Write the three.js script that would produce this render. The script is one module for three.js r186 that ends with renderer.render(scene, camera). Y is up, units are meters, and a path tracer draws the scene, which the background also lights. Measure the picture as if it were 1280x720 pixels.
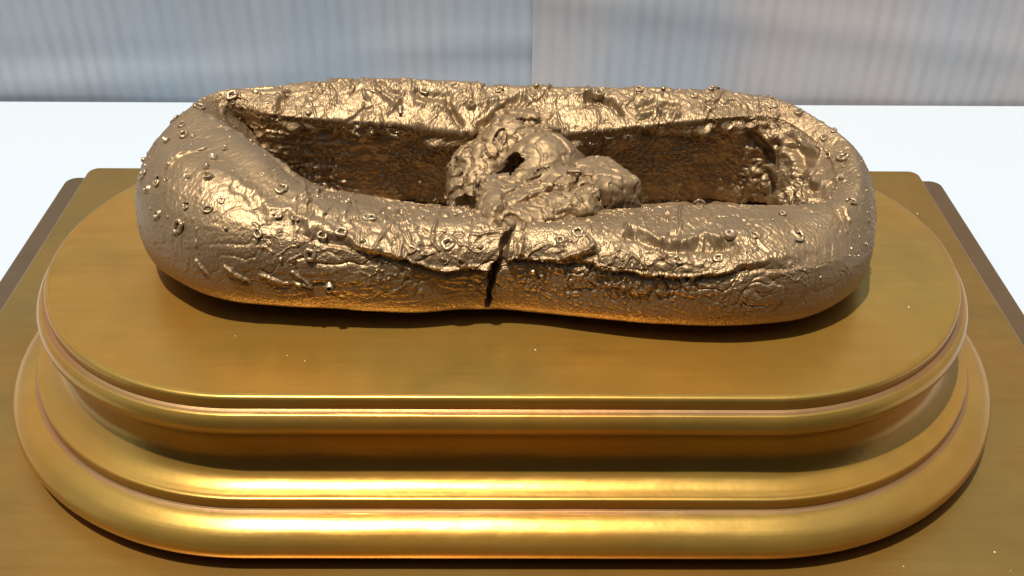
import * as THREE from 'three';
import { mergeGeometries } from 'three/addons/utils/BufferGeometryUtils.js';

// ---------- camera, sky, sun, exposure ----------
const S = 0.3;                       // metres per design unit (height of the lens above the plinth top)
const TOP = 0.36 * S;                // plinth top above the table top
const scene = new THREE.Scene();
const camera = new THREE.PerspectiveCamera(29.86, 1280 / 720, 0.01, 60);
camera.rotation.order = 'YXZ';
camera.position.set(0.0024 * S, TOP + S, 1.49 * S);
camera.rotation.set(-0.626, -0.0078, 0.008);
const renderer = new THREE.WebGLRenderer({ antialias: true });
renderer.toneMapping = THREE.LinearToneMapping;
renderer.toneMappingExposure = 1.72;
renderer.shadowMap.enabled = true;

const SUN = new THREE.Vector3(-0.15, 0.97, 0.12).normalize();
const sun = new THREE.DirectionalLight(new THREE.Color(1, 0.955, 0.88), 3.4);
sun.position.copy(SUN).multiplyScalar(3);
sun.castShadow = true;
sun.shadow.mapSize.set(2048, 2048);
Object.assign(sun.shadow.camera, { left: -1.2, right: 1.2, top: 1.2, bottom: -1.2, near: 0.5, far: 6 });
sun.shadow.radius = 2;
scene.add(sun);
{
  const W = 256, H = 128, d = new Float32Array(W * H * 4);
  for (let j = 0; j < H; j++) {
    const el = ((j + 0.5) / H - 0.5) * Math.PI, y = Math.sin(el);
    for (let i = 0; i < W; i++) {
      const az = ((i + 0.5) / W - 0.5) * 2 * Math.PI;
      const dir = new THREE.Vector3(Math.cos(az) * Math.cos(el), y, Math.sin(az) * Math.cos(el));
      const c = dir.dot(SUN), glow = Math.pow(Math.max(0, c), 6) * 0.35;
      const t = Math.pow(Math.max(0, y), 0.6), k = (j * W + i) * 4;
      const up = [0.30 - 0.12 * t + glow, 0.33 - 0.09 * t + glow * 0.97, 0.37 - 0.03 * t + glow * 0.9];
      const low = [0.16, 0.15, 0.14], m = THREE.MathUtils.smoothstep(y, -0.06, 0.04);
      for (let q = 0; q < 3; q++) d[k + q] = low[q] * (1 - m) + up[q] * m;
      d[k + 3] = 1;
    }
  }
  const t = new THREE.DataTexture(d, W, H, THREE.RGBAFormat, THREE.FloatType);
  t.mapping = THREE.EquirectangularReflectionMapping;
  t.magFilter = t.minFilter = THREE.LinearFilter;
  t.wrapS = THREE.RepeatWrapping;
  t.needsUpdate = true;
  scene.background = t;
  scene.environment = t;
}

// ---------- helpers ----------
const { smoothstep, clamp, lerp } = THREE.MathUtils;
const ss = (a, b, x) => { const t = clamp((x - a) / (b - a), 0, 1); return t * t * (3 - 2 * t); };
function rng(seed) { let a = seed >>> 0; return () => { a = (a + 0x6d2b79f5) | 0; let t = Math.imul(a ^ (a >>> 15), 1 | a); t = (t + Math.imul(t ^ (t >>> 7), 61 | t)) ^ t; return ((t ^ (t >>> 14)) >>> 0) / 4294967296; }; }
const PERM = new Uint8Array(512), GX = new Float32Array(256), GY = new Float32Array(256), GZ = new Float32Array(256);
{
  const r = rng(77), p = [...Array(256).keys()];
  for (let i = 255; i > 0; i--) { const j = Math.floor(r() * (i + 1)); [p[i], p[j]] = [p[j], p[i]]; }
  for (let i = 0; i < 512; i++) PERM[i] = p[i & 255];
  for (let i = 0; i < 256; i++) { const z = r() * 2 - 1, a = r() * 6.2832, s = Math.sqrt(1 - z * z); GX[i] = Math.cos(a) * s; GY[i] = Math.sin(a) * s; GZ[i] = z; }
}
function noise(x, y, z) {            // gradient noise, about -1..1
  const xi = Math.floor(x), yi = Math.floor(y), zi = Math.floor(z), fx = x - xi, fy = y - yi, fz = z - zi;
  const u = fx * fx * fx * (fx * (fx * 6 - 15) + 10), v = fy * fy * fy * (fy * (fy * 6 - 15) + 10), w = fz * fz * fz * (fz * (fz * 6 - 15) + 10);
  const X = xi & 255, Y = yi & 255, Z = zi & 255;
  const g = (a, b, c, dx, dy, dz) => { const h = PERM[PERM[PERM[(X + a) & 255] + ((Y + b) & 255)] + ((Z + c) & 255)]; return GX[h] * dx + GY[h] * dy + GZ[h] * dz; };
  const x00 = lerp(g(0, 0, 0, fx, fy, fz), g(1, 0, 0, fx - 1, fy, fz), u), x10 = lerp(g(0, 1, 0, fx, fy - 1, fz), g(1, 1, 0, fx - 1, fy - 1, fz), u);
  const x01 = lerp(g(0, 0, 1, fx, fy, fz - 1), g(1, 0, 1, fx - 1, fy, fz - 1), u), x11 = lerp(g(0, 1, 1, fx, fy - 1, fz - 1), g(1, 1, 1, fx - 1, fy - 1, fz - 1), u);
  return 1.5 * lerp(lerp(x00, x10, v), lerp(x01, x11, v), w);
}
function fbm(x, y, z, n) { let s = 0, a = 0.5; for (let i = 0; i < n; i++) { s += a * noise(x, y, z); x = x * 2.03 + 11.3; y = y * 2.03 + 5.7; z = z * 2.03 + 3.1; a *= 0.5; } return s; }
const vein = (x, y, z, k) => Math.pow(1 - Math.min(1, Math.abs(noise(x, y, z))), k);       // thin raised lines
const W2 = [0, 0];
function worley(x, y, z) {           // F1, F2 into W2
  const xi = Math.floor(x), yi = Math.floor(y), zi = Math.floor(z);
  let a = 9, b = 9;
  for (let i = -1; i < 2; i++) for (let j = -1; j < 2; j++) for (let k = -1; k < 2; k++) {
    const h = PERM[PERM[PERM[(xi + i) & 255] + ((yi + j) & 255)] + ((zi + k) & 255)];
    const dx = xi + i + 0.5 + GX[h] * 0.45 - x, dy = yi + j + 0.5 + GY[h] * 0.45 - y, dz = zi + k + 0.5 + GZ[h] * 0.45 - z, d = dx * dx + dy * dy + dz * dz;
    if (d < a) { b = a; a = d; } else if (d < b) b = d;
  }
  W2[0] = Math.sqrt(a); W2[1] = Math.sqrt(b);
  return W2;
}
const cat = (a, b, c, d, t) => 0.5 * (2 * b + (c - a) * t + (2 * a - 5 * b + 4 * c - d) * t * t + (3 * b - a - 3 * c + d) * t * t * t);
function tag(o, label, category, group, kind) {
  Object.assign(o.userData, label && { label }, category && { category }, group && { group }, kind && { kind });
  return o;
}
function mesh(name, geo, mat, parent = scene) {
  const m = new THREE.Mesh(geo, mat);
  m.name = name; m.castShadow = m.receiveShadow = true;
  parent.add(m);
  return m;
}
function thing(name, label, category, x = 0, y = 0, z = 0) {
  const g = new THREE.Group();
  g.name = name; g.position.set(x, y, z);
  scene.add(g);
  return tag(g, label, category);
}
function tex(n, m, fn, srgb = false) {            // fn(i, j) -> [r, g, b] 0..1
  const d = new Uint8Array(n * m * 4);
  for (let j = 0; j < m; j++) for (let i = 0; i < n; i++) { const c = fn(i, j), k = (j * n + i) * 4; for (let q = 0; q < 3; q++) d[k + q] = clamp(c[q] * 255, 0, 255); d[k + 3] = 255; }
  const t = new THREE.DataTexture(d, n, m);
  t.wrapS = t.wrapT = THREE.RepeatWrapping; t.magFilter = THREE.LinearFilter; t.minFilter = THREE.LinearMipmapLinearFilter; t.generateMipmaps = true;
  if (srgb) t.colorSpace = THREE.SRGBColorSpace;
  t.needsUpdate = true;
  return t;
}
// periodic 2-D noise on a ring of the 3-D one (period px, py cells)
function tile(x, y, px, py, seed) { const w = (v, p) => ((v % p) + p) % p; x = w(x, px); y = w(y, py); const a = x / px, b = y / py; return lerp(lerp(noise(x, y, seed), noise(x - px, y, seed), a), lerp(noise(x, y - py, seed), noise(x - px, y - py, seed), a), b) * 1.2; }

// ---------- materials ----------
// brushed, waxed bronze of the plinth: u runs along the brush marks, uv in metres
const N = 512;
const brushed = tex(N, N, (i, j) => {
  const x = i / N, y = j / N;
  const streak = tile(x * 5, y * 130, 5, 130, 1.5) * 0.5 + tile(x * 11, y * 240, 11, 240, 7.5) * 0.5;
  const patch = tile(x * 4, y * 4, 4, 4, 3.3) * 0.6 + tile(x * 11, y * 11, 11, 11, 4.7) * 0.4;
  const v = streak * 0.42 + 0.5 + 0.22 * tile(x * 90, y * 120, 90, 120, 9.5) - 0.35 * ss(0.45, 0.7, tile(x * 34, y * 34, 34, 34, 19.5)), p = patch * 0.5 + 0.5;
  return [v, 0.8 + 0.2 * (v * 0.45 + p * 0.55), p];
});
const brushedColour = tex(N, N, (i, j) => {
  const x = i / N, y = j / N;
  const streak = tile(x * 4, y * 90, 4, 90, 21.5);
  const patch = tile(x * 3, y * 3, 3, 3, 33.3) * 0.5 + tile(x * 9, y * 9, 9, 9, 14.7) * 0.35 + tile(x * 26, y * 26, 26, 26, 24.7) * 0.25;
  const wear = ss(0.15, 0.7, tile(x * 6, y * 14, 6, 14, 51.1) + 0.4 * tile(x * 40, y * 60, 40, 60, 52.1));
  const k = 0.86 + 0.06 * streak + 0.24 * patch, olive = ss(-0.3, 0.5, tile(x * 2, y * 2, 2, 2, 61.5) + 0.5 * tile(x * 5, y * 7, 5, 7, 62.5) + 0.15 * streak);
  return [k * lerp(1, 0.86, olive), k * lerp(0.93, 0.95, olive), k * (lerp(0.75, 0.95, olive) + 0.1 * wear)];
}, false);
for (const t of [brushed, brushedColour]) t.repeat.set(4, 4);
const gold = new THREE.MeshPhysicalMaterial({ name: 'brushed_bronze', color: new THREE.Color(0.5, 0.262, 0.048), metalness: 0.7, roughness: 0.33, map: brushedColour, roughnessMap: brushed, bumpMap: brushed, bumpScale: 0.00007 });
const baseGold = gold.clone(); baseGold.name = 'dull_bronze'; baseGold.color.setRGB(0.34, 0.185, 0.04); baseGold.roughness = 0.38;
const copper = gold.clone(); copper.name = 'reddish_bronze'; copper.color.setRGB(0.36, 0.18, 0.07); copper.roughness = 0.42;
const darkGold = gold.clone(); darkGold.name = 'brown_bronze'; darkGold.color.setRGB(0.2, 0.12, 0.06); darkGold.roughness = 0.42;
// cast bronze of the ring
const cast = tex(N, N, (i, j) => {
  const x = i / N, y = j / N;
  const a = 0.6 * tile(x * 50, y * 50, 50, 50, 2.2) + 0.5 * tile(x * 22, y * 22, 22, 22, 6.2), b = tile(x * 120, y * 120, 120, 120, 5.2), c = tile(x * 7, y * 7, 7, 7, 8.2);
  return [0.5 + 0.24 * a + 0.34 * b, 0.82 + 0.12 * c + 0.08 * a, 0];
});
const castColour = tex(N, N, (i, j) => {
  const x = i / N, y = j / N;
  const a = tile(x * 5, y * 5, 5, 5, 12.2) * 0.6 + tile(x * 14, y * 14, 14, 14, 15.2) * 0.4, b = tile(x * 40, y * 40, 40, 40, 16.2);
  const k = 0.88 + 0.12 * a + 0.06 * b;
  return [k, k * (0.95 + 0.05 * a), k * (0.9 + 0.12 * a)];
});
for (const t of [cast, castColour]) t.repeat.set(12, 12);
const bronze = new THREE.MeshPhysicalMaterial({ name: 'cast_bronze', color: new THREE.Color(0.3, 0.203, 0.104), metalness: 0.68, roughness: 0.57, map: castColour, roughnessMap: cast, bumpMap: cast, bumpScale: 0.0004 });

const broken = bronze.clone(); broken.name = 'broken_bronze'; broken.bumpMap = null; broken.roughnessMap = null;
const bead = broken.clone(); bead.name = 'rubbed_bronze'; bead.color.setRGB(0.38, 0.28, 0.16); bead.roughness = 0.4;

// ---------- table and cloth ----------
const D0 = 1.49;                     // plinth centre in front of the lens, design units
const box = (x0, x1, y0, y1, z0, z1, r) => {
  const s = new THREE.Shape(), R = r;
  s.moveTo(x0 + R, z0); s.lineTo(x1 - R, z0); s.absarc(x1 - R, z0 + R, R, -Math.PI / 2, 0); s.lineTo(x1, z1 - R); s.absarc(x1 - R, z1 - R, R, 0, Math.PI / 2);
  s.lineTo(x0 + R, z1); s.absarc(x0 + R, z1 - R, R, Math.PI / 2, Math.PI); s.lineTo(x0, z0 + R); s.absarc(x0 + R, z0 + R, R, Math.PI, Math.PI * 1.5);
  return [s, y0, y1];
};
function slab(x0, x1, y0, y1, z0, z1, r, bevel) {
  const [s] = box(x0 + bevel, x1 - bevel, y0, y1, z0 + bevel, z1 - bevel, r);
  const g = new THREE.ExtrudeGeometry(s, { depth: y1 - y0 - 2 * bevel, bevelEnabled: true, bevelThickness: bevel, bevelSize: bevel, bevelSegments: 5, curveSegments: 10 });
  g.rotateX(Math.PI / 2); g.translate(0, y1 - bevel, 0);
  const p = g.attributes.position, uv = g.attributes.uv, n = g.attributes.normal;
  for (let i = 0; i < p.count; i++) Math.abs(n.getX(i)) > 0.8 ? uv.setXY(i, p.getZ(i), p.getY(i)) : uv.setXY(i, p.getX(i), p.getZ(i) + p.getY(i));
  return g;
}
const white = new THREE.MeshStandardMaterial({ name: 'white_laminate', color: new THREE.Color(0.42, 0.45, 0.47), roughness: 0.45 });
const table = thing('table', 'smooth white table top carrying the bronze plinth', 'table', 0, 0, 0);
mesh('table_top', slab(-3 * S, 3 * S, -0.03, 0, -1.285 * S, 0.82 * S, 0.01, 0.004), white, table);

const clothTex = (seed, warm) => tex(1024, 512, (i, j) => {
  const x = i / 1024, y = j / 512;       // 60 stripes across
  const wob = 0.12 * tile(x * 10, y * 6, 10, 6, seed);
  const st = 0.5 + 0.5 * Math.sin((x * 60 + wob) * Math.PI * 2);
  const brk = ss(-0.35, 0.35, tile(x * 60, y * 9, 60, 9, seed + 9) + 0.25 * tile(x * 20, y * 24, 20, 24, seed + 5));
  const w = clamp(0.5 + 0.9 * tile(x * 7, y * 1, 7, 1, seed + 2) + 0.25 * tile(x * 17, y * 3, 17, 3, seed + 3), 0, 1) * warm;
  const k = 1 - 0.10 * ss(0.25, 0.85, st) * (0.35 + 0.65 * brk) + 0.05 * tile(x * 8, y * 8, 8, 8, seed + 6) + 0.03 * tile(x * 200, y * 150, 200, 150, seed + 7);
  return [k * lerp(0.39, 0.57, w), k * lerp(0.46, 0.505, w), k * lerp(0.525, 0.47, w)];
});
function curtain(name, x0, x1, z, seed, warm, label, folds) {
  const nx = 240, ny = 60, y0 = -0.45, y1 = 0.15, g = new THREE.PlaneGeometry(x1 - x0, y1 - y0, nx, ny), p = g.attributes.position, uv = g.attributes.uv;
  for (let i = 0; i < p.count; i++) {
    const x = p.getX(i) + (x0 + x1) / 2, y = p.getY(i) + (y0 + y1) / 2;
    let d = 0.0035 * noise(x * 7, y * 0.5, seed) + 0.0007 * noise(x * 22, y * 5, seed + 4);
    for (const [a, b, c, h, w] of folds) { const t = (y - (a + b * (x - c))) / w; d += h * Math.exp(-t * t); }
    p.setXYZ(i, x, y, z + d);
    uv.setXY(i, (x - x0) / 0.72, (y - y0) / 0.4);
  }
  g.computeVertexNormals();
  const m = new THREE.MeshPhysicalMaterial({ name: 'striped_cotton', color: 0xffffff, map: clothTex(seed, warm), roughness: 0.95, transmission: 0, side: THREE.DoubleSide });
  // a hem of the same cloth gives the sheet its thickness
  return tag(mesh(name, g, m), label, 'curtain');
}
const seamX = 0.088 * S;
curtain('striped_curtain', -2.9 * S, seamX, -1.305 * S, 11.5, 0.45, 'blue grey striped curtain hanging behind the left half of the table', [[0.02, 0.10, -0.3, 0.0012, 0.012], [0.035, 0.0, 0, -0.0008, 0.008]]);
curtain('striped_curtain_001', seamX - 0.004, 2.9 * S, -1.298 * S, 42.5, 0.85, 'paler pinkish striped curtain hanging behind the right half of the table', [[0.06, -0.12, 0.3, 0.0012, 0.012]]);

// a dark boarded wall behind the photographer, mirrored in the fronts of the mouldings
{
  const wall = thing('boarded_wall', 'dark brown boarded wall behind the photographer, outside the picture', 'wall', 0, 0, 0);
  const wood = new THREE.MeshStandardMaterial({ name: 'dark_boards', color: new THREE.Color(0.05, 0.035, 0.025), roughness: 0.85 });
  const g = slab(-0.119, 0.119, 0, 2.4, 0, 0.03, 0.004, 0.003);
  for (let i = 0; i < 18; i++) { const b = mesh(i ? `board_${String(i).padStart(3, '0')}` : 'board', g, wood, wall); b.position.set(-2.04 + i * 0.24, -0.75, 1.15); }
}

// ---------- plinth ----------
const plinth = thing('plinth', 'stepped gold brown bronze plinth with rounded ends on a rectangular base', 'plinth', 0, 0, 0);
const BY = TOP - 0.25 * S;          // top of the rectangular base
mesh('base_step', slab(-1.036 * S, 1.036 * S, 0.0004, BY - 0.042 * S, -0.742 * S, 0.75 * S, 0.02 * S, 0.008 * S), darkGold, plinth);
mesh('base_plate', slab(-0.966 * S, 0.966 * S, BY - 0.045 * S, BY, -0.716 * S, 0.71 * S, 0.016 * S, 0.01 * S), baseGold, plinth);
const R0 = 0.367, A0 = 0.3743;
function stadium(o, n = 72, m = 40) {             // closed loop of points at offset o, with running length
  const out = [], r = R0 + o;
  const arc = R0 * Math.PI;
  for (let i = 0; i < m; i++) out.push([-A0 * i / m, -r, A0 * i / m]);
  for (let i = 0; i < n; i++) { const t = Math.PI * i / n; out.push([-A0 - r * Math.sin(t), -r * Math.cos(t), A0 + R0 * t]); }
  for (let i = 0; i < 2 * m; i++) out.push([-A0 + A0 * i / m, r, A0 + arc + A0 * i / m]);
  for (let i = 0; i < n; i++) { const t = Math.PI * i / n; out.push([A0 + r * Math.sin(t), r * Math.cos(t), 3 * A0 + arc + R0 * t]); }
  for (let i = 0; i <= m; i++) out.push([A0 - A0 * i / m, -r, 3 * A0 + 2 * arc + A0 * i / m]);
  return out;
}
function sweep(profile, smooth = 8) {             // profile: [offset, height] control points; a third entry 1 keeps a corner sharp
  const P = [];
  for (let i = 0; i < profile.length - 1; i++) {
    const b = profile[i], c = profile[i + 1], a = b[2] || i === 0 ? b : profile[i - 1], d = c[2] || i + 2 >= profile.length ? c : profile[i + 2];
    for (let k = 0; k < smooth; k++) P.push([cat(a[0], b[0], c[0], d[0], k / smooth), cat(a[1], b[1], c[1], d[1], k / smooth)]);
  }
  P.push(profile.at(-1));
  const pos = [], uv = [], idx = [];
  let L = 0, cols = 0;
  P.forEach(([o, y], j) => {
    if (j) L += Math.hypot(o - P[j - 1][0], y - P[j - 1][1]);
    const loop = stadium(o);
    cols = loop.length;
    for (const [x, z, s] of loop) { const q = 0.00045 * noise(x * 9, y * 40, z * 9) + 0.00018 * noise(x * 40, y * 60, z * 40), ex = x / Math.max(0.2, Math.hypot(x, z)), ez = z / Math.max(0.2, Math.hypot(x, z)); pos.push((x + q * ex) * S, TOP + (j ? y + q * 0.6 : y) * S, (z + q * ez) * S); uv.push(s * S, L * S); }
  });
  for (let j = 0; j + 1 < P.length; j++) for (let i = 0; i + 1 < cols; i++) { const a = j * cols + i, b = a + 1, c = a + cols, d = c + 1; idx.push(a, c, b, b, c, d); }
  const g = new THREE.BufferGeometry();
  g.setAttribute('position', new THREE.Float32BufferAttribute(pos, 3));
  g.setAttribute('uv', new THREE.Float32BufferAttribute(uv, 2));
  g.setIndex(idx); g.computeVertexNormals();
  const n = g.attributes.normal;                  // close the seam
  for (let j = 0; j < P.length; j++) { const a = j * cols, b = a + cols - 1, v = new THREE.Vector3(n.getX(a) + n.getX(b), n.getY(a) + n.getY(b), n.getZ(a) + n.getZ(b)).normalize(); n.setXYZ(a, v.x, v.y, v.z); n.setXYZ(b, v.x, v.y, v.z); }
  return g;
}
{ // flat top face
  const loop = stadium(-0.008), s = new THREE.Shape(loop.slice(0, -1).map(([x, z]) => new THREE.Vector2(x * S, -z * S)));
  const g = new THREE.ShapeGeometry(s); g.rotateX(-Math.PI / 2); g.translate(0, TOP, 0);
  mesh('top_face', g, gold, plinth);
}
mesh('top_edge', sweep([[-0.008, 0], [-0.003, -0.0012], [0, -0.005], [0.0005, -0.012], [0.0005, -0.0195, 1]]), gold, plinth);
mesh('groove', sweep([[0.0005, -0.0195, 1], [0.0005, -0.0212, 1], [0.0045, -0.0225, 1], [0.0085, -0.0232, 1]]), copper, plinth);
mesh('upper_torus', sweep([[0.0085, -0.0232, 1], [0.0115, -0.0245], [0.0165, -0.031], [0.019, -0.041], [0.0175, -0.051], [0.013, -0.0585], [0.008, -0.062, 1], [0.006, -0.064, 1]]), gold, plinth);
mesh('cove', sweep([[0.006, -0.064, 1], [0.000, -0.072], [-0.0045, -0.086], [-0.005, -0.102], [-0.0025, -0.118], [0.004, -0.131], [0.014, -0.142], [0.026, -0.149], [0.037, -0.1528], [0.0432, -0.1545], [0.0455, -0.157], [0.046, -0.162], [0.046, -0.1705, 1]]), gold, plinth);
mesh('groove', sweep([[0.046, -0.1705, 1], [0.046, -0.1725, 1], [0.0485, -0.1745, 1], [0.053, -0.1755, 1]]), copper, plinth);
mesh('lower_torus', sweep([[0.053, -0.1755, 1], [0.064, -0.1785], [0.080, -0.1865], [0.0925, -0.199], [0.096, -0.212], [0.092, -0.226], [0.081, -0.2365], [0.067, -0.241, 1], [0.058, -0.2425, 1], [0.058, -0.2505, 1]]), gold, plinth);

{ // pale crumbs and grains that lie about on the plinth
  const rand = rng(9), grains = [];
  const drop = (x, y, z) => { const g = new THREE.IcosahedronGeometry((0.00022 + 0.0004 * rand() * rand()), 0); g.scale(1, 0.7, 0.7 + 0.8 * rand()); g.rotateY(rand() * 6); g.translate(x * S, y + 0.0002, z * S); grains.push(g); };
  for (let i = 0; i < 16; i++) { const x = (rand() * 2 - 1) * 0.66, z = (rand() * 2 - 1) * 0.33; drop(x, TOP, z); }
  for (let i = 0; i < 40; i++) { const a = rand() * 6.283, q = 0.12 + 0.28 * rand(); const x = Math.cos(a) > 0 ? A0 + (R0 + q) * Math.cos(a) : -A0 + (R0 + q) * Math.cos(a), z = (R0 + q) * Math.sin(a); if (Math.abs(x) < 0.95 && Math.abs(z) < 0.69) drop(x, BY, z); }
  tag(mesh('grains', mergeGeometries(grains), new THREE.MeshStandardMaterial({ name: 'pale_grit', color: new THREE.Color(0.6, 0.5, 0.32), roughness: 0.6 }), plinth), 'pale grains scattered on the plinth', null, null, 'stuff');
}

// ---------- the cast ring ----------
const ring = thing('bronze_sculpture', 'rough cast bronze ring knotted across the middle, lying on the plinth', 'sculpture', 0, 0, 0);
// stations: outer x, depth; inner x, depth; bulge height; ridge (t, y); crest (t, y); lip y; undercut
const ST = [
  [0, 1.286, 0, 1.363, 0.088, 0.11, 0.136, 0.55, 0.155, 0.15, 0.02],
  [-0.178, 1.273, -0.186, 1.399, 0.088, 0.11, 0.136, 0.55, 0.155, 0.148, 0.02],
  [-0.354, 1.278, -0.291, 1.431, 0.1, 0.2, 0.162, 0.64, 0.176, 0.148, 0],
  [-0.464, 1.303, -0.361, 1.494, 0.104, 0.32, 0.194, 0.76, 0.202, 0.148, 0],
  [-0.557, 1.375, -0.414, 1.561, 0.104, 0.3, 0.195, 0.76, 0.205, 0.15, -0.1],
  [-0.601, 1.49, -0.458, 1.609, 0.104, 0.32, 0.188, 0.72, 0.202, 0.157, -0.3],
  [-0.58, 1.588, -0.476, 1.638, 0.106, 0.3, 0.184, 0.6, 0.202, 0.169, -0.6],
  [-0.526, 1.679, -0.451, 1.644, 0.106, 0.3, 0.18, 0.52, 0.202, 0.174, -0.4],
  [-0.41, 1.728, -0.382, 1.617, 0.106, 0.22, 0.183, 0.45, 0.202, 0.175, 0.1],
  [-0.191, 1.739, -0.191, 1.605, 0.106, 0.2, 0.188, 0.42, 0.212, 0.16, 0.1],
  [0, 1.731, 0, 1.598, 0.106, 0.2, 0.184, 0.42, 0.2, 0.142, 0.1],
  [0.191, 1.728, 0.191, 1.605, 0.106, 0.2, 0.184, 0.42, 0.199, 0.16, 0.1],
  [0.362, 1.724, 0.353, 1.621, 0.106, 0.22, 0.18, 0.45, 0.195, 0.174, 0.1],
  [0.479, 1.692, 0.437, 1.628, 0.104, 0.26, 0.172, 0.52, 0.187, 0.17, -0.4],
  [0.549, 1.607, 0.483, 1.588, 0.1, 0.26, 0.164, 0.55, 0.178, 0.16, -0.65],
  [0.579, 1.53, 0.505, 1.523, 0.096, 0.22, 0.152, 0.55, 0.17, 0.15, -0.95],
  [0.567, 1.43, 0.492, 1.436, 0.096, 0.16, 0.138, 0.55, 0.165, 0.146, -0.75],
  [0.533, 1.34, 0.452, 1.399, 0.086, 0.12, 0.122, 0.58, 0.158, 0.146, -0.4],
  [0.44, 1.264, 0.371, 1.391, 0.086, 0.1, 0.126, 0.58, 0.153, 0.146, 0.02],
  [0.316, 1.238, 0.274, 1.385, 0.088, 0.11, 0.136, 0.58, 0.153, 0.148, 0.02],
  [0.168, 1.254, 0.147, 1.37, 0.088, 0.11, 0.136, 0.55, 0.155, 0.15, 0.02],
];
const prof = (s) => {                // twelve profile points as [t, y], outer low round to inner low
  const [, , , , yb, rt, ry, ct, cy, ly, uc] = s;
  return [[0.56, 0.001], [0.3, 0.012], [0.035, yb * 0.4], [0, yb], [rt * 0.35, lerp(yb, ry, 0.62)], [rt, ry], [lerp(rt, ct, 0.5), lerp(ry, cy, 0.72)], [ct, cy], [0.955 + Math.min(0, uc) * 0.05, lerp(cy, ly, 0.66)], [1, ly], [1 - uc * 0.6, ly * 0.8], [1 - uc, ly * 0.4], [0.9 - uc * 0.5, 0.006]];
};
const NP = 13, NS = ST.length;
const RAILS = ST.map((s) => prof(s).map(([t, y]) => [lerp(s[0], s[2], t) + 0.014, y, -(lerp(s[1], s[3], t) - D0)]));
const w = (i, n) => ((i % n) + n) % n;
// arc-length tables keep the mesh even along the ring
const ALONG = [], LEN = [0];
{
  const M = 1200;
  const at = (q) => { const i = Math.floor(q), t = q - i, f = (k) => { let x = 0, z = 0; for (const j of [3, 9]) { x += RAILS[w(k, NS)][j][0] / 2; z += RAILS[w(k, NS)][j][2] / 2; } return [x, z]; }; const a = f(i - 1), b = f(i), c = f(i + 1), d = f(i + 2); return [cat(a[0], b[0], c[0], d[0], t), cat(a[1], b[1], c[1], d[1], t)]; };
  let last = at(0);
  for (let k = 1; k <= M; k++) { const p = at(k / M * NS); LEN.push(LEN[k - 1] + Math.hypot(p[0] - last[0], p[1] - last[1])); last = p; }
  const total = LEN[M];
  let k = 0;
  for (let i = 0; i <= M; i++) { const L = total * i / M; while (k < M - 1 && LEN[k + 1] < L) k++; ALONG.push((k + (L - LEN[k]) / (LEN[k + 1] - LEN[k])) / M * NS); }
  LEN.total = total;
}
const along = (u) => { const x = w(u, 1) * 1200, i = Math.min(1199, Math.floor(x)); return lerp(ALONG[i], ALONG[i + 1], x - i); };
function crossSection(u) {           // the closed profile at u as 13 points
  const q = along(u), i = Math.floor(q), t = q - i, out = [];
  for (let j = 0; j < NP; j++) { const a = RAILS[w(i - 1, NS)][j], b = RAILS[w(i, NS)][j], c = RAILS[w(i + 1, NS)][j], d = RAILS[w(i + 2, NS)][j]; out.push([0, 1, 2].map((k) => cat(a[k], b[k], c[k], d[k], t))); }
  return out;
}
// even steps round the profile: profile parameter j(v), shared by all stations
const VT = [];
{
  const c = [0, 7, 14].map((k) => RAILS[k]), M = 600, acc = [0];
  const at = (rail, q) => { const i = Math.floor(q), t = q - i; return [0, 1, 2].map((k) => cat(rail[w(i - 1, NP)][k], rail[w(i, NP)][k], rail[w(i + 1, NP)][k], rail[w(i + 2, NP)][k], t)); };
  for (let k = 1; k <= M; k++) { let s = 0; for (const rail of c) { const a = at(rail, (k - 1) / M * NP), b = at(rail, k / M * NP); s += Math.hypot(a[0] - b[0], a[1] - b[1], a[2] - b[2]); } acc.push(acc[k - 1] + s); }
  let k = 0;
  for (let i = 0; i <= M; i++) { const L = acc[M] * i / M; while (k < M - 1 && acc[k + 1] < L) k++; VT.push((k + (L - acc[k]) / (acc[k + 1] - acc[k])) / M * NP); }
}
const around = (v) => { const x = w(v, 1) * 600, i = Math.min(599, Math.floor(x)); return lerp(VT[i], VT[i + 1], x - i); };
const NU = 2080, NV = 380;
const base = new Float32Array(NU * NV * 3), nrm = new Float32Array(NU * NV * 3), fin = new Float32Array(NU * NV * 3), finN = new Float32Array(NU * NV * 3);
const VJ = Float32Array.from({ length: NV }, (_, j) => around(j / NV));
for (let i = 0; i < NU; i++) {
  const c = crossSection(i / NU);
  for (let j = 0; j < NV; j++) {
    const q = VJ[j], m = Math.floor(q), t = q - m, a = c[w(m - 1, NP)], b = c[w(m, NP)], e = c[w(m + 1, NP)], f = c[w(m + 2, NP)], k = (i * NV + j) * 3;
    for (let x = 0; x < 3; x++) base[k + x] = cat(a[x], b[x], e[x], f[x], t);
  }
}
function normals(P, out) {
  for (let i = 0; i < NU; i++) for (let j = 0; j < NV; j++) {
    const l = (w(i - 1, NU) * NV + j) * 3, r = (w(i + 1, NU) * NV + j) * 3, d = (i * NV + w(j - 1, NV)) * 3, u = (i * NV + w(j + 1, NV)) * 3, k = (i * NV + j) * 3;
    const ax = P[r] - P[l], ay = P[r + 1] - P[l + 1], az = P[r + 2] - P[l + 2], bx = P[u] - P[d], by = P[u + 1] - P[d + 1], bz = P[u + 2] - P[d + 2];
    let nx = by * az - bz * ay, ny = bz * ax - bx * az, nz = bx * ay - by * ax;
    const n = Math.hypot(nx, ny, nz) || 1;
    out[k] = nx / n; out[k + 1] = ny / n; out[k + 2] = nz / n;
  }
}
normals(base, nrm);
const LV = 0.54;                     // run of the profile, design units
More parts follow.
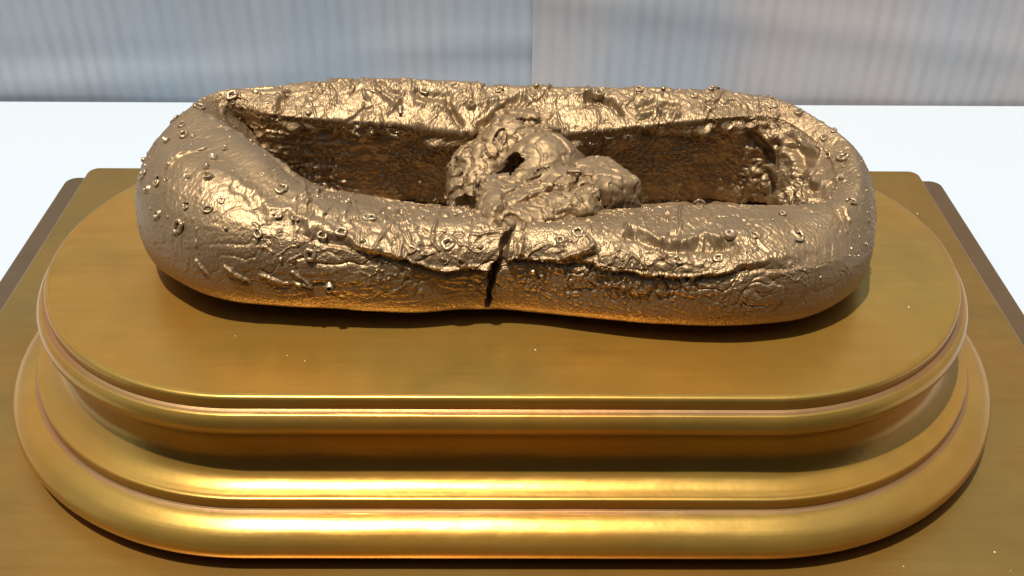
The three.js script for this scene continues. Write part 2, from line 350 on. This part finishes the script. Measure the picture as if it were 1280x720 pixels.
const lines = (list) => list.map((l) => { const P = []; for (let i = 0; i < l.length; i += 2) P.push([l[i] / 1000 * LEN.total, l[i + 1] / 1000 * LV]); const lo = [Infinity, Infinity], hi = [-Infinity, -Infinity]; for (const p of P) for (let c = 0; c < 2; c++) { lo[c] = Math.min(lo[c], p[c] - 0.03); hi[c] = Math.max(hi[c], p[c] + 0.03); } return { P, lo, hi }; });
const LINE = [0, 0];                 // distance, share of the way along
function lineDist(l, U, V) {
  LINE[0] = 9;
  for (const x of [U, U - LEN.total, U + LEN.total]) {
    if (x < l.lo[0] || x > l.hi[0] || V < l.lo[1] || V > l.hi[1]) continue;
    for (let i = 0; i + 1 < l.P.length; i++) {
      const [ax, ay] = l.P[i], [bx, by] = l.P[i + 1], dx = bx - ax, dy = by - ay, t = clamp(((x - ax) * dx + (V - ay) * dy) / (dx * dx + dy * dy), 0, 1), d = Math.hypot(ax + dx * t - x, ay + dy * t - V);
      if (d < LINE[0]) { LINE[0] = d; LINE[1] = (i + t) / (l.P.length - 1); }
    }
  }
  return LINE[0];
}
// raised seams of metal, twigs and tails: [along, round] in thousandths of the ring
const RAISED = lines([
  [248, 474, 216, 466, 202, 487, 177, 476, 165, 497, 149, 497, 136, 503, 120, 445], [26, 429, 19, 426, 8, 434, 2, 432], [48, 308, 34, 308, 20, 308, 14, 303],
  [994, 474, 995, 400, 998, 358], [132, 242, 121, 218, 109, 216], [117, 263, 109, 216],
  [150, 255, 138, 216], [167, 253, 160, 224], [520, 476, 538, 468, 540, 466],
  [540, 453, 541, 482], [452, 495, 479, 484], [459, 463, 462, 500],
  [586, 492, 580, 534], [500, 950, 501, 951], [207, 392, 209, 405, 205, 416],
  [325, 550, 332, 513, 339, 471], [496, 479, 483, 495, 474, 518, 467, 532, 463, 563], [907, 442, 883, 634, 877, 455],
  [938, 484, 935, 445, 930, 418], [44, 468, 47, 413, 44, 392], [69, 447, 76, 413, 79, 387],
  [417, 487, 413, 511, 407, 524], [629, 458, 624, 489, 614, 518],
]);
{ // many short twigs and threads of metal, wandering over the skin
  const r = rng(31), more = [];
  for (let i = 0; i < 280; i++) {
    let u = r() * 1000, v = 290 + 300 * r(), a = r() * 6.283; const l = [], n = 3 + Math.floor(r() * 5);
    if ((u > 130 && u < 300) || (u > 690 && u < 850)) if (r() < 0.75) continue;
    for (let k = 0; k < n; k++) { l.push(u, v); a += (r() - 0.5) * 2.2; const s = 0.004 + 0.008 * r(); u += Math.cos(a) * s / LEN.total * 1000; v += Math.sin(a) * s / LV * 1000; }
    more.push(l);
  }
  RAISED.push(...lines(more));
}
const BINS = Array.from({ length: 90 }, (_, b) => RAISED.map((l, i) => i).filter((i) => [-LEN.total, 0, LEN.total].some((s) => RAISED[i].lo[0] + s < (b + 1) / 90 * LEN.total + 0.01 && RAISED[i].hi[0] + s > b / 90 * LEN.total - 0.01)));
const SCARP = lines([[937, 453, 925, 445, 921, 432, 906, 434, 898, 439, 879, 445], [447, 505, 438, 503, 425, 503], [572, 521, 583, 511, 598, 526], [398, 484, 403, 495, 414, 511], [972, 371, 964, 389, 957, 411]]);
const CRACK = lines([[998, 534, 1001, 434, 1004, 411, 1007, 324, 1011, 316, 1013, 239, 1015, 163, 1017, 120]])[0];
const SPLITS = lines([[496, 479, 483, 495, 474, 518, 467, 532, 463, 563], [446, 500, 452, 521, 455, 529], [538, 484, 554, 489, 559, 511], [326, 555, 332, 511, 338, 476]]);
const RIDGE = [[-215, 403], [-199, 411], [-178, 411], [-167, 408], [-149, 405], [-127, 387], [-115, 361], [-102, 339], [-88, 337], [-67, 334], [-53, 337], [-42, 358], [-27, 350], [-2, 353], [10, 311], [20, 308], [34, 308], [48, 308], [65, 363], [81, 376], [95, 392], [107, 403], [113, 403], [125, 411], [138, 408], [149, 408], [158, 405], [167, 403], [179, 395], [191, 397], [210, 395]];
function ridgeAt(u) {
  let x = u * 1000; if (x > 500) x -= 1000;
  if (x <= RIDGE[0][0] || x >= RIDGE.at(-1)[0]) return 0.42;
  let i = 0; while (RIDGE[i + 1][0] < x) i++;
  return lerp(RIDGE[i][1], RIDGE[i + 1][1], (x - RIDGE[i][0]) / (RIDGE[i + 1][0] - RIDGE[i][0])) / 1000;
}
const band = (a, b, c, d, x) => ss(a, b, x) * (1 - ss(c, d, x));
function relief(u, v, x, y, z) {
  const n1 = noise(x * 9 + 3, y * 9, z * 9), n2 = noise(x * 26, y * 26 + 7, z * 26), n3 = noise(x * 70, y * 70, z * 70 + 5);
  const smoothEnd = Math.max(band(0.10, 0.17, 0.27, 0.33, u), band(0.655, 0.70, 0.83, 0.875, u));
  const outside = band(0.16, 0.24, 0.575, 0.605, v), wall = band(0.585, 0.62, 0.92, 0.96, v);
  const front = Math.max(1 - ss(0.14, 0.22, u), ss(0.80, 0.86, u));
  const rough = outside * (1 - 0.68 * smoothEnd), patch = ss(-0.1, 0.45, n1);
  let d = 0.0065 * fbm(x * 7, y * 7, z * 7, 2) + (0.0006 * n2 + 0.0003 * n3) * (0.35 + 0.65 * rough);
  d += 0.0005 * (0.4 + 0.6 * rough) * noise(x * 150, y * 150, z * 150) + 0.0003 * noise(x * 260, y * 260, z * 260);
  // flaking skin with thin raised rims
  const flake = noise(x * 10 + 0.03 * n2, y * 10, z * 10 + 9) + 0.22 * n2 + 0.16 * n3;
  d += rough * (0.3 + 0.7 * patch) * (v < 0.36 ? 0.0014 : 0.0028) * ss(-0.006, 0.022, flake) - rough * 0.0012 * Math.exp(-Math.pow((flake + 0.05) / 0.05, 2));
  d += rough * (0.15 + 0.85 * patch) * 0.0036 * vein(x * 22 + 1.1 * n2, y * 22, z * 22 + 0.7 * n3, 42);
  d -= rough * (1 - patch) * 0.0035 * vein(x * 21 + n2, y * 21, z * 21 + 4, 32);
  d += rough * patch * 0.0020 * vein(x * 50, y * 50 + 0.6 * n2, z * 50, 22) * ss(-0.1, 0.3, noise(x * 12, y * 12 + 5, z * 12));
  // gritty cast skin: fine crests and pits, in patches
  const grit = ss(-0.15, 0.35, noise(x * 14 + 6, y * 14, z * 14 + 2)) * (0.25 + 0.75 * rough) * ss(0.08, 0.2, v);
  d += grit * (0.0019 * (0.45 - Math.abs(noise(x * 82 + n2, y * 82, z * 82))) + 0.0013 * (0.45 - Math.abs(noise(x * 170, y * 170, z * 170 + n3))));
  // small specks of spatter
  worley(x * 34, y * 34, z * 34);
  const spot = PERM[(Math.floor(x * 17) * 7 + Math.floor(z * 17) * 13 + Math.floor(y * 17)) & 255];
  if (outside > 0 && spot < 120) d += outside * 0.0035 * Math.exp(-Math.pow(W2[0] / 0.11, 2));
  // lower face of the front arm: fibres on the left, pitted weave on the right
  const low = front * band(0.14, 0.19, 0.36, 0.40, v);
  if (low > 0.01) {
    const right = u > 0.5 ? 1 : 1 - ss(0.0, 0.03, u);
    if (right > 0) { worley(x * 95 + n2 * 0.6, y * 95, z * 70); d += low * right * (0.0012 + 0.0034 * ss(-0.2, 0.4, noise(x * 11, y * 11 + 4, z * 11))) * (Math.min(0.6, W2[1] - W2[0]) - 0.25) * ss(0.41, 0.33, v) * ss(0.80, 0.9, u > 0.5 ? u : 1); }
    const fib = vein(x * 24 + y * 40 + n2, y * 90 - x * 16, z * 20, 4);
    d += low * (1 - 0.6 * right) * 0.0010 * (fib - 0.4) * ss(0.34, 0.26, v) * (1 - 0.8 * smoothEnd);
  }
  // the ragged edge of the thick upper skin of the front arm
  if (front > 0) {
    const s = v - ridgeAt(u) + 0.016 * n2 + 0.007 * n3, k = front * (0.35 + 0.65 * (1 - smoothEnd));
    d += k * ((u > 0.5 ? 0.0040 : 0.0058) * ss(-0.008, 0.01, s) * (1 - ss(0.02, 0.13, s)) + 0.003 * Math.exp(-Math.pow((s - 0.010) / 0.008, 2)) - 0.0035 * Math.exp(-Math.pow((s + 0.016) / 0.012, 2)));
  }
  // scaly walls of the two openings, coarser and broken at the right end
  if (wall > 0.001) {
    worley(x * 80 + n2 * 0.7, y * 105, z * 80);
    const end = band(0.635, 0.67, 0.82, 0.86, u);
    const wm = ss(-0.4, 0.35, noise(x * 8 + 7, y * 12, z * 8)); d += wall * ((0.002 + 0.0065 * wm) * (Math.min(0.7, W2[1] - W2[0]) - 0.3) + 0.005 * n2 + 0.004 * n1 + 0.0016 * n3);
    if (end > 0) { worley(x * 46, y * 46, z * 46); const pit = ss(0.1, 0.5, noise(x * 24 + 4, y * 24, z * 24)); d += band(0.575, 0.61, 0.92, 0.96, v) * end * (0.020 * fbm(x * 20, y * 20, z * 20, 3) + 0.012 * (0.5 - W2[0]) - 0.014 * pit + 0.004 * noise(x * 75, y * 75, z * 75)); }
    const leftEnd = band(0.24, 0.27, 0.36, 0.40, u);
    if (leftEnd > 0) d += wall * leftEnd * 0.006 * (vein(x * 14 + z * 30 + n2, y * 70, z * 30 - x * 14, 3) - 0.4);
  }
  const lipEdge = band(0.555, 0.585, 0.60, 0.63, v) * (1 - 0.75 * band(0.12, 0.18, 0.3, 0.34, u));
  d += lipEdge * (0.007 * (0.3 - Math.abs(noise(x * 30 + 5, y * 30, z * 30))) + 0.011 * noise(x * 13 + 2, y * 13, z * 13) + 0.006 * n2 + 0.004 * n3 + 0.006 * noise(x * 40, 3, z * 40));
  // single seams, scarps and splits
  const U = u * LEN.total + 0.0035 * n2 + 0.0016 * n3, V = v * LV + 0.0035 * noise(x * 30 + 9, y * 30, z * 30) + 0.0016 * n3;
  for (const i of BINS[Math.min(89, Math.floor(u * 90))]) { const q = lineDist(RAISED[i], U, V); if (q < 0.02) { const k = i > 22 ? 0.0014 + 0.0004 * (i % 3) : i ? 0.0023 : 0.003; d += (i > 22 ? 0.0024 + 0.0006 * (i % 4) : i ? 0.0050 : 0.0062) * Math.pow(Math.max(0, 1 - q / (1.7 * k)), 1.2) * (0.75 + 0.4 * n2 + 0.5 * n3); } }
  for (const l of SCARP) { const q = lineDist(l, U, V); if (q < 0.025) d += 0.007 * Math.exp(-Math.pow(q / 0.004, 2)); if (q < 9) { const q2 = lineDist(l, U, V + 0.010); if (q2 < 0.02) d -= 0.007 * Math.exp(-Math.pow(q2 / 0.0045, 2)); } }
  const q = lineDist(CRACK, U + 0.003 * noise(x * 60, y * 60, z * 60), V);
  if (q < 0.03) { const wd = 0.0022 + 0.0038 * band(0.05, 0.3, 0.55, 1.05, LINE[1]); d -= 0.022 * (1 - ss(wd * 0.35, wd * 1.25, q)) * (1 - ss(0.93, 1, LINE[1]) * 0.6); }
  for (const l of SPLITS) { const s = lineDist(l, U, V); if (s < 0.02) d -= 0.013 * Math.exp(-Math.pow(s / 0.0042, 2)); }
  return d;
}
for (let i = 0; i < NU; i++) for (let j = 0; j < NV; j++) {
  const k = (i * NV + j) * 3, d = relief(i / NU, j / NV, base[k], base[k + 1], base[k + 2]);
  for (let c = 0; c < 3; c++) fin[k + c] = base[k + c] + nrm[k + c] * d;
  if (fin[k + 1] < 0.0008) fin[k + 1] = 0.0008;
}
normals(fin, finN);
function ringGeometry() {
  const pos = new Float32Array((NU + 1) * (NV + 1) * 3), nn = new Float32Array(pos.length), uv = new Float32Array((NU + 1) * (NV + 1) * 2), idx = new Uint32Array(NU * NV * 6);
  let k = 0;
  for (let i = 0; i <= NU; i++) for (let j = 0; j <= NV; j++, k++) {
    const q = ((i % NU) * NV + (j % NV)) * 3;
    pos[k * 3] = fin[q] * S; pos[k * 3 + 1] = fin[q + 1] * S + TOP + 0.0003; pos[k * 3 + 2] = fin[q + 2] * S;
    for (let c = 0; c < 3; c++) nn[k * 3 + c] = finN[q + c];
    uv[k * 2] = i / NU * LEN.total * S; uv[k * 2 + 1] = j / NV * LV * S;
  }
  k = 0;
  for (let i = 0; i < NU; i++) for (let j = 0; j < NV; j++) { const a = i * (NV + 1) + j, b = a + NV + 1; idx[k++] = a; idx[k++] = a + 1; idx[k++] = b; idx[k++] = b; idx[k++] = a + 1; idx[k++] = b + 1; }
  const g = new THREE.BufferGeometry();
  g.setAttribute('position', new THREE.BufferAttribute(pos, 3)); g.setAttribute('normal', new THREE.BufferAttribute(nn, 3)); g.setAttribute('uv', new THREE.BufferAttribute(uv, 2));
  g.setIndex(new THREE.BufferAttribute(idx, 1));
  return g;
}
const ringMesh = mesh('ring', ringGeometry(), bronze, ring);

// crusts, loops and drops of metal that stand on the ring's skin
{
  const rand = rng(5), shapes = [];
  const warp = (g, seed, amp) => { const p = g.attributes.position; for (let i = 0; i < p.count; i++) { const x = p.getX(i), y = p.getY(i), z = p.getZ(i), k = 1 + amp * noise(x * 1.1 + seed, y * 1.1, z * 1.1); p.setXYZ(i, x * k, y * (1 + amp * noise(x, z + seed, 3)), z * k); } g.computeVertexNormals(); return g; };
  const loop = (seed, arc, tube) => { const pts = []; const n = arc > 6 ? 12 : 9; for (let i = 0; i < n; i++) { const a = arc * i / (arc > 6 ? n : n - 1), r = 1 + 0.45 * noise(Math.cos(a) * 1.3 + seed, Math.sin(a) * 1.3, seed); pts.push(new THREE.Vector3(r * Math.cos(a), 0.12 + 0.3 * noise(Math.cos(a) + 4, Math.sin(a), seed + 2), r * 0.85 * Math.sin(a))); } return new THREE.TubeGeometry(new THREE.CatmullRomCurve3(pts, arc > 6), 22, tube, 7, arc > 6); };
  for (let i = 0; i < 4; i++) shapes.push(loop(i * 3.1 + 1, 6.2832, 0.3 + 0.05 * i));
  for (let i = 0; i < 3; i++) shapes.push(loop(i * 2.3 + 20, 4.4 + 0.4 * i, 0.3));
  for (let i = 0; i < 3; i++) shapes.push(warp(new THREE.LatheGeometry([[0.12, 0.1], [0.35, 0.25], [0.55, 0.72], [0.8, 0.6], [0.98, 0.2], [1.2, -0.35]].reverse().map(([a, b]) => new THREE.Vector2(a, b)), 14), i * 7 + 2, 0.35));
  for (let i = 0; i < 3; i++) shapes.push(warp(new THREE.SphereGeometry(0.8, 12, 9), i * 5 + 40, 0.6));
  for (let i = 0; i < 2; i++) shapes.push(warp(new THREE.CapsuleGeometry(0.4, 2, 4, 9, 4).rotateX(Math.PI / 2), i * 4 + 60, 0.45));
  const up = new THREE.Vector3(0, 1, 0), nv = new THREE.Vector3(), qa = new THREE.Quaternion();
  let made = 0;
  const put = (u, v, shape, size) => {
    const i = w(Math.round(u * NU), NU), j = w(Math.round(v * NV), NV), k = (i * NV + j) * 3;
    nv.set(nrm[k], nrm[k + 1], nrm[k + 2]).normalize();
    const m = mesh(made ? `nodule_${String(made).padStart(3, '0')}` : 'nodule', shapes[shape], bead, ringMesh);
    made++;
    m.position.set(fin[k] * S, fin[k + 1] * S + TOP, fin[k + 2] * S).addScaledVector(nv, 0.15 * size);
    m.quaternion.setFromUnitVectors(up, nv).multiply(qa.setFromAxisAngle(up, rand() * 6.283));
    m.scale.set(size, size * (0.7 + 0.5 * rand()), size * (0.8 + 0.4 * rand()));
  };
  const SEEN = [182, 408, 176, 397, 314, 61, 138, 447, 161, 379, 166, 358, 188, 387, 179, 350, 188, 426, 188, 442, 201, 429, 230, 426, 246, 429, 265, 468, 264, 400, 236, 400, 221, 434, 298, 487, 317, 474, 339, 476, 352, 532, 354, 479, 363, 482, 117, 463, 99, 479, 84, 447, 215, 337, 208, 361, 247, 334, 230, 339, 196, 316, 135, 363, 122, 308, 109, 337, 85, 400, 105, 400, 130, 411, 120, 416, 152, 345, 180, 313, 197, 313, 101, 221, 83, 450, 77, 387, 57, 397, 19, 395, 31, 342, 974, 418, 989, 289, 67, 487, 586, 492, 609, 479, 618, 513, 590, 450, 623, 453, 665, 487, 683, 479, 714, 508, 711, 455, 729, 542, 760, 516, 739, 495, 792, 455, 573, 458, 880, 553, 866, 439, 922, 416, 881, 421, 891, 405, 835, 489, 880, 439, 841, 434, 461, 497, 480, 466, 497, 300, 415, 518, 412, 495, 396, 484, 504, 455, 964, 439, 38, 408, 90, 376, 948, 418, 913, 395, 430, 476, 546, 471, 557, 505, 908, 329, 96, 411];
  for (let i = 0; i < SEEN.length; i += 2) put(SEEN[i] / 1000, SEEN[i + 1] / 1000, i === 90 ? 12 : Math.floor(rand() * 15), (0.0048 + 0.0040 * rand()) * S);
  for (let i = 0; i < 195; i++) { const u = rand(), v = 0.3 + 0.28 * rand(); put(u, v, rand() < 0.3 ? Math.floor(rand() * 10) : 7 + Math.floor(rand() * 8), (0.0022 + 0.003 * rand() * rand()) * S); }
}

{ // fine crumbs of metal, too many to count
  const rand = rng(71), spots = [], g = new THREE.IcosahedronGeometry(1, 0), p = g.attributes.position;
  for (let i = 0; i < p.count; i++) { const x = p.getX(i), y = p.getY(i), z = p.getZ(i), k = 1 + 0.5 * noise(x * 1.7 + 3, y * 1.7, z * 1.7); p.setXYZ(i, x * k, y * k * 0.8, z * k); }
  g.computeVertexNormals();
  for (let t = 0; spots.length < 2600 && t < 60000; t++) {
    const i = Math.floor(rand() * NU), j = Math.floor((0.33 + 0.28 * rand()) * NV), k = (i * NV + j) * 3, c = noise(base[k] * 16 + 1, base[k + 1] * 16, base[k + 2] * 16);
    if (rand() < ss(0.0, 0.55, c) + 0.03) spots.push([k, (0.0007 + 0.0017 * rand() * rand()) * S, rand() * 6.28, rand() * 6.28]);
  }
  const im = new THREE.InstancedMesh(g, bead, spots.length), o = new THREE.Object3D();
  spots.forEach(([k, r, a, b], n) => { o.position.set(fin[k] * S, fin[k + 1] * S + TOP, fin[k + 2] * S); o.rotation.set(a, b, a); o.scale.setScalar(r); o.updateMatrix(); im.setMatrixAt(n, o.matrix); });
  im.name = 'crumbs'; im.castShadow = im.receiveShadow = true; ring.add(im);
  tag(im, 'fine crumbs of metal on the skin of the cast', null, null, 'stuff');
}

// the knot across the middle: broken lumps, each meshed from its own distance field
function netMesh(f, lo, hi, cell) {
  const n = [0, 1, 2].map((c) => Math.ceil((hi[c] - lo[c]) / cell) + 1), [nx, ny, nz] = n, val = new Float32Array(nx * ny * nz), C = 4;
  const id = (i, j, k) => (k * ny + j) * nx + i;
  for (let k = 0; k < nz; k += C) for (let j = 0; j < ny; j += C) for (let i = 0; i < nx; i += C) {
    const c = f(lo[0] + (i + 1.5) * cell, lo[1] + (j + 1.5) * cell, lo[2] + (k + 1.5) * cell, true), far = Math.abs(c) > cell * C * 1.2 + 0.014;
    for (let c3 = k; c3 < Math.min(nz, k + C); c3++) for (let b = j; b < Math.min(ny, j + C); b++) for (let a = i; a < Math.min(nx, i + C); a++) val[id(a, b, c3)] = far ? c : f(lo[0] + a * cell, lo[1] + b * cell, lo[2] + c3 * cell, false);
  }
  const at = new Int32Array(nx * ny * nz).fill(-1), pos = [], idx = [];
  for (let k = 0; k + 1 < nz; k++) for (let j = 0; j + 1 < ny; j++) for (let i = 0; i + 1 < nx; i++) {
    let sx = 0, sy = 0, sz = 0, m = 0;
    const v = (a, b, c) => val[id(i + a, j + b, k + c)];
    const edge = (a, b, c, d, e, g) => { const p = v(a, b, c), q = v(d, e, g); if ((p < 0) !== (q < 0)) { const t = p / (p - q); sx += a + (d - a) * t; sy += b + (e - b) * t; sz += c + (g - c) * t; m++; } };
    edge(0, 0, 0, 1, 0, 0); edge(0, 1, 0, 1, 1, 0); edge(0, 0, 1, 1, 0, 1); edge(0, 1, 1, 1, 1, 1);
    edge(0, 0, 0, 0, 1, 0); edge(1, 0, 0, 1, 1, 0); edge(0, 0, 1, 0, 1, 1); edge(1, 0, 1, 1, 1, 1);
    edge(0, 0, 0, 0, 0, 1); edge(1, 0, 0, 1, 0, 1); edge(0, 1, 0, 0, 1, 1); edge(1, 1, 0, 1, 1, 1);
    if (!m) continue;
    at[id(i, j, k)] = pos.length / 3;
    pos.push(lo[0] + (i + sx / m) * cell, lo[1] + (j + sy / m) * cell, lo[2] + (k + sz / m) * cell);
  }
  const quad = (a, b, c, d, flip) => { if (a < 0 || b < 0 || c < 0 || d < 0) return; flip ? idx.push(a, c, b, a, d, c) : idx.push(a, b, c, a, c, d); };
  for (let k = 1; k + 1 < nz; k++) for (let j = 1; j + 1 < ny; j++) for (let i = 1; i + 1 < nx; i++) {
    const s = val[id(i, j, k)] < 0;
    if (s !== val[id(i + 1, j, k)] < 0) quad(at[id(i, j - 1, k - 1)], at[id(i, j, k - 1)], at[id(i, j, k)], at[id(i, j - 1, k)], !s);
    if (s !== val[id(i, j + 1, k)] < 0) quad(at[id(i - 1, j, k - 1)], at[id(i - 1, j, k)], at[id(i, j, k)], at[id(i, j, k - 1)], !s);
    if (s !== val[id(i, j, k + 1)] < 0) quad(at[id(i - 1, j - 1, k)], at[id(i, j - 1, k)], at[id(i, j, k)], at[id(i - 1, j, k)], !s);
  }
  const g = new THREE.BufferGeometry(), P = Float32Array.from(pos), uv = new Float32Array(P.length / 3 * 2);
  for (let i = 0; i < P.length; i += 3) { uv[i / 3 * 2] = P[i] * S + 0.3 * P[i + 1] * S; uv[i / 3 * 2 + 1] = (P[i + 2] + 0.8 * P[i + 1]) * S; P[i] *= S; P[i + 1] = P[i + 1] * S + TOP; P[i + 2] *= S; }
  g.setAttribute('position', new THREE.BufferAttribute(P, 3)); g.setAttribute('uv', new THREE.BufferAttribute(uv, 2));
  g.setIndex(idx); g.computeVertexNormals();
  return g;
}
for (const [x0, x1] of [[-0.46, -0.02], [0.06, 0.52]]) {     // the rough web of metal that closes each opening below
  const g = new THREE.PlaneGeometry(x1 - x0, 0.36, 90, 70).rotateX(-Math.PI / 2), p = g.attributes.position;
  for (let i = 0; i < p.count; i++) { const x = p.getX(i) + (x0 + x1) / 2, z = p.getZ(i) - 0.06; p.setXYZ(i, x * S, TOP + (0.010 + 0.006 * fbm(x * 24, z * 24, 2, 4)) * S, z * S); }
  g.computeVertexNormals();
  mesh('opening_floor', g, broken, ring);
}
const smin = (a, b, k) => { const h = Math.max(k - Math.abs(a - b), 0) / k; return Math.min(a, b) - h * h * k * 0.25; };
const at3 = (X, D, y) => { const k = (0.972 - y) / (1 - y); return [X * k + 0.014, y + 0.028, D0 - D * k]; };
const ball = (x, y, z, c, rx, ry, rz) => { const a = (x - c[0]) / rx, b = (y - c[1]) / ry, e = (z - c[2]) / rz, k0 = Math.hypot(a, b, e), k1 = Math.hypot(a / rx, b / ry, e / rz); return k0 * (k0 - 1) / (k1 + 1e-6); };
const rod = (x, y, z, a, b, ra, rb) => { const dx = b[0] - a[0], dy = b[1] - a[1], dz = b[2] - a[2], t = clamp(((x - a[0]) * dx + (y - a[1]) * dy + (z - a[2]) * dz) / (dx * dx + dy * dy + dz * dz), 0, 1); return Math.hypot(x - a[0] - dx * t, y - a[1] - dy * t, z - a[2] - dz * t) - lerp(ra, rb, t); };
const block = (x, y, z, c, h, ry, tilt, r) => { let a = x - c[0], b = y - c[1], e = z - c[2]; const cy = Math.cos(ry), sy = Math.sin(ry); [a, e] = [a * cy - e * sy, a * sy + e * cy]; const ct = Math.cos(tilt), st = Math.sin(tilt); [b, e] = [b * ct - e * st, b * st + e * ct]; const qx = Math.abs(a) - h[0] + r, qy = Math.abs(b) - h[1] + r, qz = Math.abs(e) - h[2] + r; return Math.hypot(Math.max(qx, 0), Math.max(qy, 0), Math.max(qz, 0)) + Math.min(0, Math.max(qx, qy, qz)) - r; };
const FC = [0, 0, 0];
function facet(x, y, z, f) {         // flat breaks: every cell of a broken lump has its own tilted plane
  x *= f; y *= f; z *= f;
  const xi = Math.floor(x), yi = Math.floor(y), zi = Math.floor(z);
  let best = 9, hb = 0;
  for (let i = -1; i < 2; i++) for (let j = -1; j < 2; j++) for (let k = -1; k < 2; k++) {
    const h = PERM[PERM[PERM[(xi + i) & 255] + ((yi + j) & 255)] + ((zi + k) & 255)];
    const dx = xi + i + 0.5 + GX[h] * 0.45 - x, dy = yi + j + 0.5 + GY[h] * 0.45 - y, dz = zi + k + 0.5 + GZ[h] * 0.45 - z, d = dx * dx + dy * dy + dz * dz;
    if (d < best) { best = d; hb = h; FC[0] = dx; FC[1] = dy; FC[2] = dz; }
  }
  const g = (hb * 7 + 31) & 255;
  return GX[g] * 0.5 + 0.9 * (FC[0] * GY[g] + FC[1] * GZ[g] + FC[2] * GX[(g + 9) & 255]);
}
function crag(x, y, z, k) {          // how far the broken skin stands off the plain lump
  const n2 = noise(x * 26, y * 26, z * 26 + 2), n3 = noise(x * 70, y * 70 + 3, z * 70);
  const flake = noise(x * 18, y * 18 + 4, z * 18) + 0.4 * n2 + 0.25 * n3;
  return k * (0.0085 * facet(x + 0.006 * n2, y + 0.004 * n3, z, 15) + 0.0024 * facet(x, y + 0.003 * n3, z, 38) + 0.0010 * (0.45 - Math.abs(noise(x * 85, y * 85 + n2, z * 85))) + 0.0012 * (0.45 - Math.abs(noise(x * 170, y * 170, z * 170))) + 0.003 * fbm(x * 11, y * 11, z * 11, 2) + 0.0012 * n2 + 0.0006 * n3 + 0.003 * ss(-0.008, 0.025, flake) + 0.0032 * vein(x * 26 + n2, y * 26, z * 26, 32) - 0.009 * vein(x * 17 + 3, y * 17 + n2, z * 17, 20)) + 0.0006 * noise(x * 150, y * 150, z * 150) + 0.0003 * noise(x * 180, y * 180, z * 180);
}
const hollow = (x, y, z) => smin(ball(x, y, z, at3(0.010, 1.57, 0.094), 0.029, 0.044, 0.026), rod(x, y, z, at3(0.01, 1.585, 0.095), at3(0.035, 1.55, 0.10), 0.012, 0.006), 0.01);
const cave = (x, y, z) => ball(x, y, z, at3(-0.082, 1.462, 0.082), 0.036, 0.03, 0.06);
const lobe = (x, y, z, plain) => {
  let d = rod(x, y, z, at3(0.09, 1.715, 0.115), at3(0.0, 1.66, 0.112), 0.04, 0.046);
  d = smin(d, rod(x, y, z, at3(0.0, 1.655, 0.112), at3(-0.048, 1.60, 0.070), 0.044, 0.058), 0.025);
  d = smin(d, rod(x, y, z, at3(-0.050, 1.59, 0.055), at3(-0.058, 1.51, 0.040), 0.056, 0.05), 0.03);
  d = smin(d, rod(x, y, z, at3(0.01, 1.625, 0.120), at3(0.062, 1.665, 0.122), 0.026, 0.024), 0.012);
  d = Math.max(d, -hollow(x, y, z), -cave(x, y, z));
  return plain ? d : d - crag(x, y, z, 1);
};
const dome = (x, y, z, plain) => {
  const d = Math.max(ball(x, y, z, at3(0.050, 1.59, 0.030), 0.090, 0.125, 0.088), -hollow(x, y, z));
  return plain ? d : d - crag(x, y, z, 0.42);
};
const slabLump = (x, y, z, plain) => {
  let d = block(x, y, z, at3(0.03, 1.455, 0.056), [0.080, 0.074, 0.078], 0.18, 0.06, 0.02);
  d = smin(d, block(x, y, z, at3(0.085, 1.46, 0.07), [0.05, 0.074, 0.05], -0.35, -0.12, 0.015), 0.015);
  d = Math.max(d, -cave(x, y, z));
  return plain ? d : d - crag(x, y, z, 1.15);
};
const lump = (x, y, z, plain) => {
  const d = block(x, y, z, at3(0.148, 1.485, 0.068), [0.034, 0.085, 0.058], 0.5, 0.10, 0.012);
  return plain ? d : d - crag(x + 3, y, z, 0.6);
};
mesh('knot_strap', netMesh(lobe, [-0.14, 0.0005, -0.24], [0.16, 0.215, 0.11], 0.0022), broken, ring);
mesh('knot_dome', netMesh(dome, [-0.05, 0.0005, -0.16], [0.18, 0.19, 0.07], 0.0024), broken, ring);
mesh('broken_slab', netMesh(slabLump, [-0.10, 0.0005, -0.03], [0.18, 0.19, 0.19], 0.0022), broken, ring);
mesh('broken_block', netMesh(lump, [0.08, 0.0005, -0.07], [0.27, 0.20, 0.15], 0.0024), broken, ring);

renderer.render(scene, camera);
